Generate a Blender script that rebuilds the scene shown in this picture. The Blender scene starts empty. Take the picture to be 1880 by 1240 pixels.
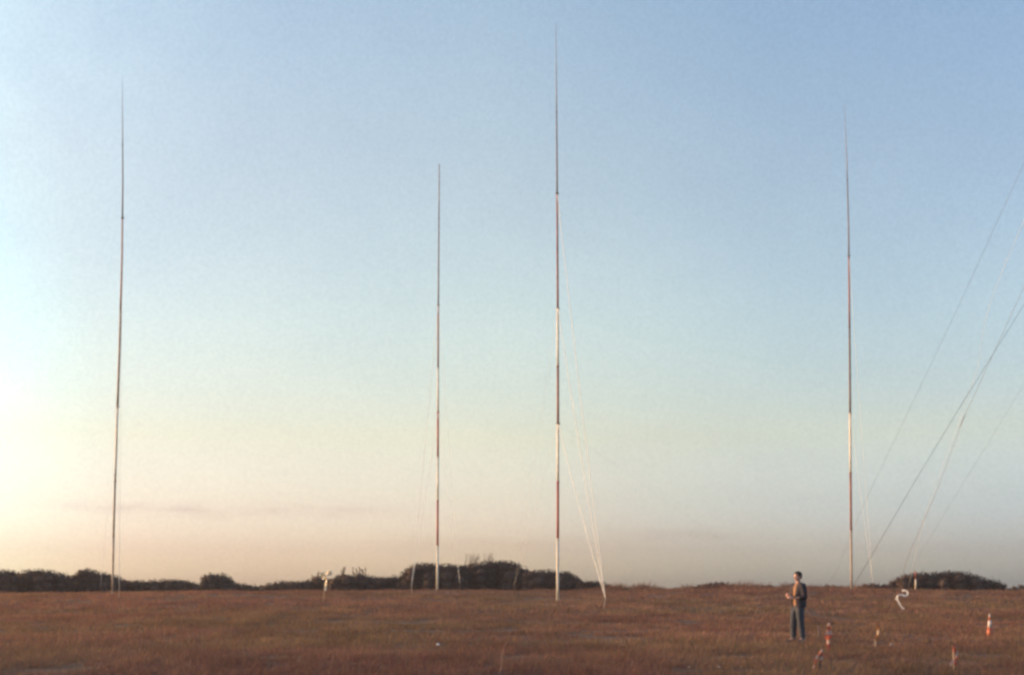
import bpy, bmesh, math, random
import numpy as np
from mathutils import Vector, Matrix

random.seed(7)
rng = np.random.default_rng(11)
sc = bpy.context.scene
COL = sc.collection

# ------------------------------------------------------------------ camera numbers
F = 2611.0          # focal length in photograph pixels (50 mm lens)
CX, VH = 940.0, 1070.0
H = 1.506           # eye height


def P(u, v, Y):
    return Vector(((u - CX) / F * Y, Y, H - (v - VH) / F * Y))


# ------------------------------------------------------------------ value noise
_tab = rng.random((256, 256))


def vnoise(x, y):
    x = np.asarray(x, float); y = np.asarray(y, float)
    xi = np.floor(x).astype(int); yi = np.floor(y).astype(int)
    fx = x - xi; fy = y - yi
    fx = fx * fx * (3 - 2 * fx); fy = fy * fy * (3 - 2 * fy)
    a = _tab[xi & 255, yi & 255]; b = _tab[(xi + 1) & 255, yi & 255]
    c = _tab[xi & 255, (yi + 1) & 255]; d = _tab[(xi + 1) & 255, (yi + 1) & 255]
    return (a * (1 - fx) + b * fx) * (1 - fy) + (c * (1 - fx) + d * fx) * fy


def fbm(x, y, o=4):
    s = 0; a = .5
    for k in range(o):
        s = s + a * vnoise(x * 2 ** k + 17.3 * k, y * 2 ** k + 9.1 * k); a *= .5
    return s / (1 - .5 ** o)


# ------------------------------------------------------------------ terrain
_py = np.array([-5000, 46, 66, 86, 104, 130, 150, 8000.])
_pz = np.array([0, 0, .2, .48, .86, .96, .90, -48.])


def _prof(Y):
    s = 0
    for d in (-8, -4, 0, 4, 8):
        s = s + np.interp(Y + d, _py, _pz)
    return s / 5


def _base(X, Y):
    X = np.asarray(X, float); Y = np.asarray(Y, float)
    return _prof(Y) + (fbm(X / 7.0 + 50, Y / 7.0 + 50, 3) - .5) * .10 * np.clip(1 - np.abs(Y - 60) / 250, 0, 1)


def _ctrl(u, v, Y):
    p = P(u, v, Y); return (p.x, p.y, p.z)


CT = [_ctrl(1024, 1105, 85.7), _ctrl(207, 1092, 92), _ctrl(1563, 1083, 103), _ctrl(803, 1085, 116),
      _ctrl(1465, 1180, 35.75), _ctrl(1606, 1191, 32.5), _ctrl(1503, 1234, 24.1)]
_fu = [-300, 230, 300, 560, 620, 740, 1060, 1150, 1300, 1600, 1640, 1850, 2200]
_fv = [1091, 1090, 1087, 1086, 1084, 1085, 1085, 1083, 1082, 1082, 1085, 1085, 1085]
for _Y in (107, 116, 127, 139, 151):
    for _u in range(-260, 2160, 160 if _Y > 120 else 190):
        if _Y < 120 and (abs(_u - 1563) < 260 or abs(_u - 803) < 200): continue
        CT.append(_ctrl(_u, float(np.interp(_u, _fu, _fv)) + (_Y - 127) * .04 + 4, _Y))
_cx = np.array([c[0] for c in CT]); _cy = np.array([c[1] for c in CT]); _cz = np.array([c[2] for c in CT])
_R = 10.0
_K = np.exp(-((_cx[:, None] - _cx[None]) ** 2 + (_cy[:, None] - _cy[None]) ** 2) / (2 * _R * _R))
_W = np.linalg.solve(_K + 1e-3 * np.eye(len(_cx)), _cz - _base(_cx, _cy))


def gz(X, Y):
    X = np.asarray(X, float); Y = np.asarray(Y, float)
    z = _base(X, Y)
    for k in range(len(_W)):
        z = z + _W[k] * np.exp(-((X - _cx[k]) ** 2 + (Y - _cy[k]) ** 2) / (2 * _R * _R))
    return z


def G(u, v):
    """the point of the ground seen at a pixel of the photograph"""
    Y = np.arange(18, 200, .05)
    X = (u - CX) / F * Y
    Z = H - (v - VH) / F * Y
    hit = np.nonzero(gz(X, Y) >= Z)[0]
    k = hit[0] if len(hit) else len(Y) - 1
    return Vector((X[k], Y[k], float(gz(X[k], Y[k]))))


def gp(x, y):
    return Vector((x, y, float(gz(x, y))))


# ------------------------------------------------------------------ materials
def new_mat(name):
    m = bpy.data.materials.new(name); m.use_nodes = True
    nt = m.node_tree
    b = nt.nodes['Principled BSDF']
    b.inputs['Specular IOR Level'].default_value = .25
    return m, nt, b


def mat(name, c1, c2=None, scale=6.0, rough=.7, metal=0.0, bump=0.0, detail=5.0, lo=.35, hi=.65):
    m, nt, b = new_mat(name)
    b.inputs['Roughness'].default_value = rough
    b.inputs['Metallic'].default_value = metal
    c2 = c2 or tuple(x * .75 for x in c1)
    tc = nt.nodes.new('ShaderNodeTexCoord')
    n = nt.nodes.new('ShaderNodeTexNoise'); n.inputs['Scale'].default_value = scale; n.inputs['Detail'].default_value = detail
    nt.links.new(tc.outputs['Object'], n.inputs['Vector'])
    r = nt.nodes.new('ShaderNodeValToRGB')
    r.color_ramp.elements[0].position = lo; r.color_ramp.elements[0].color = (*c2, 1)
    r.color_ramp.elements[1].position = hi; r.color_ramp.elements[1].color = (*c1, 1)
    nt.links.new(n.outputs['Fac'], r.inputs['Fac'])
    nt.links.new(r.outputs['Color'], b.inputs['Base Color'])
    if bump:
        bp = nt.nodes.new('ShaderNodeBump'); bp.inputs['Strength'].default_value = bump; bp.inputs['Distance'].default_value = .02
        nt.links.new(n.outputs['Fac'], bp.inputs['Height']); nt.links.new(bp.outputs['Normal'], b.inputs['Normal'])
    return m


def leaf_mat(name, transl=.3):
    """colour comes from a per-leaf attribute (each leaf's own pigment)"""
    m, nt, b = new_mat(name)
    a = nt.nodes.new('ShaderNodeAttribute'); a.attribute_name = 'pigment'
    nt.links.new(a.outputs['Color'], b.inputs['Base Color'])
    b.inputs['Roughness'].default_value = .75
    b.inputs['Specular IOR Level'].default_value = .15
    t = nt.nodes.new('ShaderNodeBsdfTranslucent'); nt.links.new(a.outputs['Color'], t.inputs['Color'])
    mx = nt.nodes.new('ShaderNodeMixShader'); mx.inputs[0].default_value = transl
    nt.links.new(b.outputs[0], mx.inputs[1]); nt.links.new(t.outputs[0], mx.inputs[2])
    nt.links.new(mx.outputs[0], nt.nodes['Material Output'].inputs['Surface'])
    return m


def stripe_mat(name, ca, cb, period, duty=.5):
    m, nt, b = new_mat(name)
    b.inputs['Roughness'].default_value = .5
    a = nt.nodes.new('ShaderNodeAttribute'); a.attribute_name = 'along'
    d = nt.nodes.new('ShaderNodeMath'); d.operation = 'DIVIDE'; d.inputs[1].default_value = period
    f = nt.nodes.new('ShaderNodeMath'); f.operation = 'FRACT'
    g = nt.nodes.new('ShaderNodeMath'); g.operation = 'GREATER_THAN'; g.inputs[1].default_value = duty
    mx = nt.nodes.new('ShaderNodeMix'); mx.data_type = 'RGBA'
    mx.inputs['A'].default_value = (*ca, 1); mx.inputs['B'].default_value = (*cb, 1)
    nt.links.new(a.outputs['Fac'], d.inputs[0]); nt.links.new(d.outputs[0], f.inputs[0]); nt.links.new(f.outputs[0], g.inputs[0])
    nt.links.new(g.outputs[0], mx.inputs['Factor']); nt.links.new(mx.outputs['Result'], b.inputs['Base Color'])
    t = nt.nodes.new('ShaderNodeBsdfTranslucent'); nt.links.new(mx.outputs['Result'], t.inputs['Color'])
    ms = nt.nodes.new('ShaderNodeMixShader'); ms.inputs[0].default_value = .35
    nt.links.new(b.outputs[0], ms.inputs[1]); nt.links.new(t.outputs[0], ms.inputs[2])
    nt.links.new(ms.outputs[0], nt.nodes['Material Output'].inputs['Surface'])
    return m


M = {}
M['white_paint'] = mat('white_paint', (.80, .74, .60), (.68, .60, .46), 3, .45)
M['red_paint'] = mat('red_paint', (.42, .075, .055), (.33, .06, .042), 3, .5)
M['brick_paint'] = mat('faded_red_paint', (.33, .11, .06), (.24, .075, .04), 3, .55)
M['tan_paint'] = mat('weathered_tan_paint', (.46, .36, .27), (.36, .27, .19), 3, .6)
M['dark_paint'] = mat('dark_brown_paint', (.19, .13, .105), (.14, .095, .075), 3, .55)
M['alu'] = mat('weathered_aluminium', (.30, .265, .25), (.23, .20, .19), 4, .45)
M['ceramic'] = mat('insulator_ceramic', (.55, .50, .44), None, 5, .4)
M['rope_pale'] = mat('pale_rope', (.85, .80, .70), (.78, .72, .60), 30, .8)
M['rope_dark'] = mat('dark_rope', (.15, .135, .125), (.10, .09, .085), 30, .8)
M['rope_orange'] = mat('ochre_rope', (.34, .19, .10), (.25, .13, .06), 30, .8)
M['stake'] = mat('rusty_steel_stake', (.13, .075, .05), (.08, .05, .04), 20, .7)
M['stake_pale'] = mat('pale_wood_stake', (.42, .33, .24), (.3, .22, .15), 20, .8)
M['tape_rw'] = stripe_mat('red_white_tape', (.52, .17, .11), (.66, .50, .43), .17, .58)
M['tape_orange'] = stripe_mat('orange_pale_tape', (.44, .21, .08), (.46, .37, .29), .30, .66)
M['tape_white'] = stripe_mat('white_tape', (.86, .84, .80), (.80, .76, .70), .3)
M['cloth_pale'] = stripe_mat('pale_cloth', (.88, .82, .66), (.80, .72, .55), .2)
M['cone_orange'] = mat('orange_plastic', (.52, .16, .085), (.44, .13, .07), 5, .5)
M['cone_white'] = mat('reflective_white', (.70, .60, .54), (.6, .5, .45), 5, .4)
M['paper'] = mat('crumpled_paper', (.84, .82, .78), (.74, .72, .68), 12, .8)
M['scrap_dim'] = mat('weathered_scrap', (.40, .32, .28), (.30, .24, .20), 12, .85)
M['skin'] = mat('skin', (.56, .32, .24), (.50, .27, .20), 9, .55)
M['hair'] = mat('dark_hair', (.028, .02, .016), (.018, .013, .01), 60, .6)
M['shirt'] = mat('tan_knit', (.29, .17, .105), (.24, .135, .08), 40, .9, bump=.3)
M['jacket'] = mat('navy_jacket', (.048, .043, .055), (.034, .031, .04), 14, .85, bump=.4)
M['jeans'] = mat('blue_grey_denim', (.065, .072, .088), (.04, .046, .058), 12, .9, bump=.4)
M['boot'] = mat('grey_rubber_boot', (.13, .135, .15), (.08, .085, .095), 10, .55)
M['eye'] = mat('eye', (.1, .08, .07), (.08, .06, .05), 10, .3)
M['lip'] = mat('lip', (.40, .18, .15), None, 10, .5)
M['bark'] = mat('bush_bark', (.10, .075, .055), (.06, .045, .035), 8, .9, bump=.5)
M['leaf'] = leaf_mat('bush_leaf', .18)
M['blade'] = leaf_mat('grass_blade', .30)


# ------------------------------------------------------------------ object helpers
def tag(o, label=None, cat=None, group=None, kind=None):
    if label: o['label'] = label
    if cat: o['category'] = cat
    if group: o['group'] = group
    if kind: o['kind'] = kind
    return o


def thing(name, label, cat, loc=(0, 0, 0), rz=0, group=None):
    o = bpy.data.objects.new(name, None); COL.objects.link(o)
    o.empty_display_size = .3
    o.location = loc; o.rotation_euler = (0, 0, rz)
    return tag(o, label, cat, group)


def link(name, me, m, parent=None, world=False, smooth=True):
    """one mesh object; world=True: the vertices are world coordinates, parent is an unrotated Empty"""
    o = bpy.data.objects.new(name, me); COL.objects.link(o)
    if m is not None: me.materials.append(m)
    if smooth and len(me.polygons): me.polygons.foreach_set('use_smooth', [True] * len(me.polygons))
    if parent is not None:
        o.parent = parent
        if world: me.transform(Matrix.Translation(-Vector(parent.location)))
    return o


def obj(name, bm, m, parent=None, world=False, smooth=True):
    me = bpy.data.meshes.new(name); bm.to_mesh(me); bm.free()
    return link(name, me, m, parent, world, smooth)


def tube(bm, pts, rad, seg=8, cap=True, along=None):
    """swept tube through pts with one radius per point"""
    pts = [Vector(p) for p in pts]
    if not hasattr(rad, '__len__'): rad = [rad] * len(pts)
    rings = []
    n0 = None
    for i, p in enumerate(pts):
        t = (pts[min(i + 1, len(pts) - 1)] - pts[max(i - 1, 0)]).normalized()
        if n0 is None:
            n0 = t.cross(Vector((0, 1, 0)) if abs(t.y) < .9 else Vector((1, 0, 0))).normalized()
        n0 = (n0 - t * n0.dot(t)).normalized(); b = t.cross(n0)
        rings.append([bm.verts.new(p + (n0 * math.cos(a) + b * math.sin(a)) * rad[i])
                      for a in (2 * math.pi * k / seg for k in range(seg))])
    for a, b in zip(rings, rings[1:]):
        for k in range(seg):
            bm.faces.new((a[k], a[(k + 1) % seg], b[(k + 1) % seg], b[k]))
    if cap:
        bm.faces.new(rings[0][::-1]); bm.faces.new(rings[-1])


def lathe(bm, c, prof, seg=20):
    """closed solid of revolution about a vertical axis through c; prof = (r, z) from bottom to top"""
    tube(bm, [Vector(c) + Vector((0, 0, z)) for r, z in prof], [r for r, z in prof], seg)


def loft(bm, rings, seg=20):
    """rings: (centre, rx, ry) horizontal ellipses joined into a closed body"""
    rs = []
    for c, rx, ry in rings:
        rs.append([bm.verts.new(Vector(c) + Vector((rx * math.cos(a), ry * math.sin(a), 0)))
                   for a in (2 * math.pi * k / seg for k in range(seg))])
    for a, b in zip(rs, rs[1:]):
        for k in range(seg):
            bm.faces.new((a[k], a[(k + 1) % seg], b[(k + 1) % seg], b[k]))
    bm.faces.new(rs[0][::-1]); bm.faces.new(rs[-1])


def ball(bm, c, r, sub=2, rot=None):
    r = r if hasattr(r, '__len__') else (r, r, r)
    mt = Matrix.Translation(Vector(c))
    if rot is not None: mt = mt @ rot
    mt = mt @ Matrix.Diagonal((*r, 1))
    bmesh.ops.create_icosphere(bm, subdivisions=sub, radius=1, matrix=mt)


def limb(bm, pts, rad, seg=14):
    tube(bm, pts, rad, seg)
    for p, r in zip(pts, rad): ball(bm, p, r * .99, 2)


def remeshed(name, bm, voxel, m, parent, smooth=4, cut=None):
    """fuse the overlapping volumes in bm into ONE continuous skin"""
    bmesh.ops.recalc_face_normals(bm, faces=bm.faces)
    me = bpy.data.meshes.new('tmp'); bm.to_mesh(me); bm.free()
    o = bpy.data.objects.new('tmp', me); COL.objects.link(o)
    r = o.modifiers.new('r', 'REMESH'); r.mode = 'VOXEL'; r.voxel_size = voxel
    s = o.modifiers.new('s', 'SMOOTH'); s.factor = .5; s.iterations = smooth
    dg = bpy.context.evaluated_depsgraph_get()
    nm = bpy.data.meshes.new_from_object(o.evaluated_get(dg)); nm.name = name
    bpy.data.objects.remove(o); bpy.data.meshes.remove(me)
    if cut:
        b2 = bmesh.new(); b2.from_mesh(nm)
        dead = [f for f in b2.faces if cut(f.calc_center_median())]
        bmesh.ops.delete(b2, geom=dead, context='FACES')
        b2.to_mesh(nm); b2.free()
    nm.materials.clear()
    return link(name, nm, m, parent)


def ribbon(pts, widths, normals, thick=.004):
    """a strip of tape with real thickness; stores its length in 'along'"""
    bm = bmesh.new()
    pts = [Vector(p) for p in pts]
    al = []; s = 0; rows = []
    for i, p in enumerate(pts):
        if i: s += (p - pts[i - 1]).length
        w = widths[i] if hasattr(widths, '__len__') else widths
        t = (pts[min(i + 1, len(pts) - 1)] - pts[max(i - 1, 0)]).normalized()
        n = Vector(normals[i]); n = (n - t * n.dot(t)).normalized()
        sd = t.cross(n)
        rows.append([bm.verts.new(p + sd * w * a + n * thick * .5 * b)
                     for a, b in ((-.5, -1), (.5, -1), (.5, 1), (-.5, 1))])
        al += [s] * 4
    for a, b in zip(rows, rows[1:]):
        for k in range(4):
            bm.faces.new((a[k], a[(k + 1) % 4], b[(k + 1) % 4], b[k]))
    bm.faces.new(rows[0][::-1]); bm.faces.new(rows[-1])
    bmesh.ops.recalc_face_normals(bm, faces=bm.faces)
    return bm, al


def catmull(ps, n=6):
    ps = [Vector(p) for p in ps]
    q = [ps[0] * 2 - ps[1]] + ps + [ps[-1] * 2 - ps[-2]]
    out = []
    for i in range(1, len(q) - 2):
        for k in range(n):
            t = k / n
            a, b, c, d = q[i - 1], q[i], q[i + 1], q[i + 2]
            out.append(.5 * ((2 * b) + (c - a) * t + (2 * a - 5 * b + 4 * c - d) * t * t + (3 * b - a - 3 * c + d) * t ** 3))
    out.append(ps[-1])
    return out


def set_along(o, al):
    at = o.data.attributes.new('along', 'FLOAT', 'POINT')
    at.data.foreach_set('value', np.array(al, np.float32))


def tape_part(name, pts, w, m, parent, seed=0, twist=1.5, n=6, world=True, flat=(0, -1, 0)):
    cp = catmull(pts, n)
    rnd = random.Random(seed)
    nr = []
    for i in range(len(cp)):
        a = math.sin(i * .9 / n * twist + seed) * twist * .6
        base = Vector(flat)
        nr.append(Matrix.Rotation(a, 3, 'Z') @ base + Vector((.2 * rnd.uniform(-1, 1), 0, .25)))
    bm, al = ribbon(cp, [w * (1 + .15 * math.sin(i * 1.7 + seed)) for i in range(len(cp))], nr)
    o = obj(name, bm, m, parent, world, smooth=False)
    set_along(o, al)
    return o


# ------------------------------------------------------------------ world, sun
SUN_AZ = math.radians(-76)      # to the left of the view direction
SUN_EL = math.radians(6)
w = bpy.data.worlds.new('World'); sc.world = w; w.use_nodes = True
nt = w.node_tree; bg = nt.nodes['Background']
sky = nt.nodes.new('ShaderNodeTexSky'); sky.sky_type = 'NISHITA'
sky.sun_disc = False; sky.sun_elevation = SUN_EL; sky.sun_rotation = SUN_AZ
sky.altitude = 10; sky.air_density = 1.0; sky.dust_density = 1.2; sky.ozone_density = 2.0

# grade of the clear evening sky by height and by bearing from the sun, with a breath of thin cloud
tc = nt.nodes.new('ShaderNodeTexCoord')
DIR = tc.outputs['Generated']
sep = nt.nodes.new('ShaderNodeSeparateXYZ'); nt.links.new(DIR, sep.inputs[0])


def wramp(src, stops):
    r = nt.nodes.new('ShaderNodeValToRGB'); e = r.color_ramp.elements
    r.color_ramp.interpolation = 'EASE' if False else 'LINEAR'
    e[0].position, e[0].color = stops[0][0], (*stops[0][1], 1)
    e[1].position, e[1].color = stops[-1][0], (*stops[-1][1], 1)
    for p, c in stops[1:-1]:
        k = e.new(p); k.color = (*c, 1)
    nt.links.new(src, r.inputs['Fac']); return r.outputs['Color']


def wmul(a, b, fac=None):
    m = nt.nodes.new('ShaderNodeMix'); m.data_type = 'RGBA'; m.blend_type = 'MULTIPLY'; m.inputs['Factor'].default_value = 1
    if fac is not None: nt.links.new(fac, m.inputs['Factor'])
    nt.links.new(a, m.inputs['A'])
    if isinstance(b, tuple): m.inputs['B'].default_value = (*b, 1)
    else: nt.links.new(b, m.inputs['B'])
    return m.outputs['Result']


def wmath(op, a, b=None, clamp=False):
    m = nt.nodes.new('ShaderNodeMath'); m.operation = op; m.use_clamp = clamp
    for i, x in enumerate((a, b)):
        if x is None: continue
        if isinstance(x, (int, float)): m.inputs[i].default_value = x
        else: nt.links.new(x, m.inputs[i])
    return m.outputs[0]


def sinel(v):
    t = (VH - v) / F; return t / math.sqrt(1 + t * t)


GRADE = [(0.0, (1.22, 1.28, 2.25)), (sinel(1055), (1.18, 1.27, 2.20)), (sinel(1010), (1.0, .975, 1.66)), (sinel(915), (1.09, .94, 1.19)),
         (sinel(805), (1.27, .99, .91)), (sinel(605), (1.42, 1.12, .96)), (sinel(300), (1.54, 1.18, 1.0)), (sinel(5), (1.55, 1.25, 1.09)), (1.0, (1.5, 1.25, 1.1))]
c_el = wramp(sep.outputs['Z'], [(p, tuple(x / 2.5 for x in c)) for p, c in GRADE])
dt = nt.nodes.new('ShaderNodeVectorMath'); dt.operation = 'DOT_PRODUCT'
nt.links.new(DIR, dt.inputs[0]); dt.inputs[1].default_value = (math.sin(SUN_AZ), math.cos(SUN_AZ), 0)
bear = wmath('ADD', wmath('MULTIPLY', dt.outputs['Value'], .5), .5)
BEAR = [(0, (.74, .82, 1.0)), (.45, (.86, .92, 1.04)), (.53, (.87, .92, 1.0)), (.62, (1, 1, 1)), (.70, (.96, .96, .98)), (.75, (.95, .965, 1.0)), (.78, (.95, 1.02, 1.06)), (1.0, (1.35, 1.2, 1.0))]
c_az = wramp(bear, [(p, tuple(x / 2.5 for x in c)) for p, c in BEAR])
col = wmul(sky.outputs['Color'], c_el); col = wmul(col, c_az)


def wnoise(scale, sx, sy, sz, detail=4, off=(0, 0, 0)):
    mp = nt.nodes.new('ShaderNodeMapping'); nt.links.new(DIR, mp.inputs['Vector'])
    mp.inputs['Scale'].default_value = (sx, sy, sz); mp.inputs['Location'].default_value = off
    n = nt.nodes.new('ShaderNodeTexNoise'); n.inputs['Scale'].default_value = scale; n.inputs['Detail'].default_value = detail
    nt.links.new(mp.outputs[0], n.inputs['Vector']); return n.outputs['Fac']


# two low thin cloud bars above the horizon
bx_ = wmath('DIVIDE', sep.outputs['X'], sep.outputs['Y'])
fwd = wmath('GREATER_THAN', sep.outputs['Y'], 0.0)
zw = wmath('ADD', sep.outputs['Z'], wmath('MULTIPLY', wmath('SUBTRACT', wnoise(1.0, 22, 22, 60, 4, (.3, .1, 2.2)), .5), .010))
rag = wramp(wnoise(1.0, 34, 34, 160, 4, (.9, 0, 4.2)), [(0, (.25, .25, .25)), (.40, (.35, .35, .35)), (.62, (1, 1, 1)), (1, (1, 1, 1))])


def bar(v, thick, x0, x1, soft, dark):
    global col
    z = sinel(v)
    mz = wramp(zw, [(0, (0, 0, 0)), (z - thick, (0, 0, 0)), (z, (1, 1, 1)), (z + thick * 1.3, (0, 0, 0)), (1, (0, 0, 0))])
    px = wmath('MULTIPLY', wmath('ADD', bx_, 1.0), .5)
    q = lambda t: (t + 1) / 2
    mxx = wramp(px, [(0, (0, 0, 0)), (q(x0), (0, 0, 0)), (q(x0 + soft), (1, 1, 1)), (q(x1 - soft), (1, 1, 1)), (q(x1), (0, 0, 0)), (1, (0, 0, 0))])
    f = wmath('MULTIPLY', wmath('MULTIPLY', wmath('MULTIPLY', mz, mxx), fwd), rag)
    col = wmul(col, dark, f)


bar(937, .0045, -.36, -.06, .08, (.87, .82, .84))
bar(948, .004, -.30, -.02, .10, (.93, .90, .91))
bar(986, .0045, .06, .19, .05, (.90, .85, .86))
bar(1000, .004, -.12, .10, .06, (.93, .89, .89))
# the sky low on the right is greyer
mlow = wramp(sep.outputs['Z'], [(0, (1, 1, 1)), (.055, (1, 1, 1)), (.11, (0, 0, 0)), (1, (0, 0, 0))])
mrt = wramp(bear, [(0, (1, 1, 1)), (.46, (1, 1, 1)), (.56, (.55, .55, .55)), (.62, (0, 0, 0)), (1, (0, 0, 0))])
col = wmul(col, (.86, .975, 1.06), wmath('MULTIPLY', mlow, mrt))
# faint mottled veil of high haze
veil = wramp(wnoise(1.0, 5, 5, 9, 5, (1.3, .2, .4)), [(0, (.955, .965, .98)), (.35, (.965, .972, .985)), (.65, (1.03, 1.025, 1.015)), (1, (1.04, 1.03, 1.02))])
col = wmul(col, veil)
grain = wramp(wnoise(1.0, 430, 430, 430, 1), [(0, (.93, .935, .94)), (.3, (.96, .963, .968)), (.7, (1.04, 1.037, 1.032)), (1, (1.07, 1.065, 1.06))])
col = wmul(col, grain)
# a patch of bright high cirrus, upper left
dc = nt.nodes.new('ShaderNodeVectorMath'); dc.operation = 'DOT_PRODUCT'; nt.links.new(DIR, dc.inputs[0])
_a, _e = math.radians(-27), math.radians(26)
dc.inputs[1].default_value = (math.sin(_a) * math.cos(_e), math.cos(_a) * math.cos(_e), math.sin(_e))
cir = wramp(dc.outputs['Value'], [(0, (0, 0, 0)), (.955, (0, 0, 0)), (.985, (.45, .45, .45)), (1, (1, 1, 1))])
streak = wramp(wnoise(1.0, 26, 9, 22, 3, (.2, .6, .1)), [(0, (.5, .5, .5)), (.4, (.75, .75, .75)), (.6, (1, 1, 1)), (1, (1, 1, 1))])
col = wmul(col, (1.42, 1.36, 1.18), wmath('MULTIPLY', cir, streak))
# pale sun glow low on the left
dg_ = nt.nodes.new('ShaderNodeVectorMath'); dg_.operation = 'DOT_PRODUCT'; nt.links.new(DIR, dg_.inputs[0])
_a, _e = math.radians(-34), math.radians(3)
dg_.inputs[1].default_value = (math.sin(_a) * math.cos(_e), math.cos(_a) * math.cos(_e), math.sin(_e))
glow = wramp(dg_.outputs['Value'], [(0, (0, 0, 0)), (.945, (0, 0, 0)), (.970, (.5, .5, .5)), (1, (1, 1, 1))])
col = wmul(col, (1.06, 1.22, 1.26), glow)
nt.links.new(col, bg.inputs['Color'])
bg.inputs['Strength'].default_value = .12
gain = nt.nodes.new('ShaderNodeVectorMath'); gain.operation = 'SCALE'; gain.inputs['Scale'].default_value = 6.25
nt.links.new(col, gain.inputs[0]); nt.links.new(gain.outputs[0], bg.inputs['Color'])

sl = bpy.data.lights.new('sun', 'SUN'); sl.energy = 2.1; sl.angle = math.radians(.6); sl.color = (1, .66, .40)
so = bpy.data.objects.new('sun', sl); COL.objects.link(so)
d = Vector((math.sin(SUN_AZ) * math.cos(SUN_EL), math.cos(SUN_AZ) * math.cos(SUN_EL), math.sin(SUN_EL)))
so.rotation_euler = d.to_track_quat('Z', 'Y').to_euler(); so.location = (-60, 20, 40)

# ------------------------------------------------------------------ ground
def axis(parts):
    v = []
    for a, b, st in parts: v += list(np.arange(a, b, st))
    return np.array(v + [parts[-1][1]])


ax = axis([(-440, -80, 20), (-80, -40, 4), (-40, 40, .8), (40, 80, 4), (80, 440, 20)])
ay = axis([(-290, -200, 30), (-200, -20, 15), (-20, 16, 2), (16, 60, .6), (60, 150, 1.2), (150, 220, 7), (220, 490, 30)])
gxx, gyy = np.meshgrid(ax, ay)
zz = gz(gxx, gyy)
nx, ny = len(ax), len(ay)
co = np.stack([gxx, gyy, zz], -1).reshape(-1, 3)
idx = (np.arange(ny - 1)[:, None] * nx + np.arange(nx - 1)[None]).reshape(-1)
fc = np.stack([idx, idx + 1, idx + 1 + nx, idx + nx], 1)


def np_mesh(name, co, fc):
    me = bpy.data.meshes.new(name)
    me.vertices.add(len(co)); me.vertices.foreach_set('co', co.astype(np.float32).ravel())
    n = fc.shape[1]
    me.loops.add(fc.size); me.loops.foreach_set('vertex_index', fc.astype(np.int32).ravel())
    me.polygons.add(len(fc))
    me.polygons.foreach_set('loop_start', np.arange(0, fc.size, n, dtype=np.int32))
    me.update(calc_edges=True); me.validate()
    return me


gm, nt, b = new_mat('heath_ground')
tc = nt.nodes.new('ShaderNodeTexCoord')


def noise_node(scale, detail=6, rough=.6):
    n = nt.nodes.new('ShaderNodeTexNoise'); n.inputs['Scale'].default_value = scale
    n.inputs['Detail'].default_value = detail; n.inputs['Roughness'].default_value = rough
    nt.links.new(tc.outputs['Object'], n.inputs['Vector']); return n


def ramp(src, stops):
    r = nt.nodes.new('ShaderNodeValToRGB'); e = r.color_ramp.elements
    e[0].position, e[0].color = stops[0][0], (*stops[0][1], 1)
    e[1].position, e[1].color = stops[-1][0], (*stops[-1][1], 1)
    for p, c in stops[1:-1]:
        k = e.new(p); k.color = (*c, 1)
    nt.links.new(src, r.inputs['Fac']); return r


n1 = noise_node(.35); n2 = noise_node(9, 8, .7)
r1 = ramp(n1.outputs['Fac'], [(.34, (.165, .09, .064)), (.5, (.145, .088, .06)), (.66, (.138, .090, .057))])
r2 = ramp(n2.outputs['Fac'], [(.3, (.55, .5, .5)), (.7, (1.15, 1.12, 1.05))])
mx = nt.nodes.new('ShaderNodeMix'); mx.data_type = 'RGBA'; mx.blend_type = 'MULTIPLY'; mx.inputs['Factor'].default_value = 1
nt.links.new(r1.outputs['Color'], mx.inputs['A']); nt.links.new(r2.outputs['Color'], mx.inputs['B'])
nt.links.new(mx.outputs['Result'], b.inputs['Base Color']); b.inputs['Roughness'].default_value = .95
bp = nt.nodes.new('ShaderNodeBump'); bp.inputs['Strength'].default_value = .7; bp.inputs['Distance'].default_value = .06
nt.links.new(n2.outputs['Fac'], bp.inputs['Height']); nt.links.new(bp.outputs['Normal'], b.inputs['Normal'])
ground = link('ground', np_mesh('ground', co, fc), gm)
tag(ground, 'rough brown heath ground rising gently to the bushes', 'ground', kind='structure')


# ------------------------------------------------------------------ grass (uncountable)
STRAW = np.array([.265, .165, .10]); RUST = np.array([.196, .103, .075]); OLIVE = np.array([.172, .112, .068]); BRN = np.array([.178, .105, .073])


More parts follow.
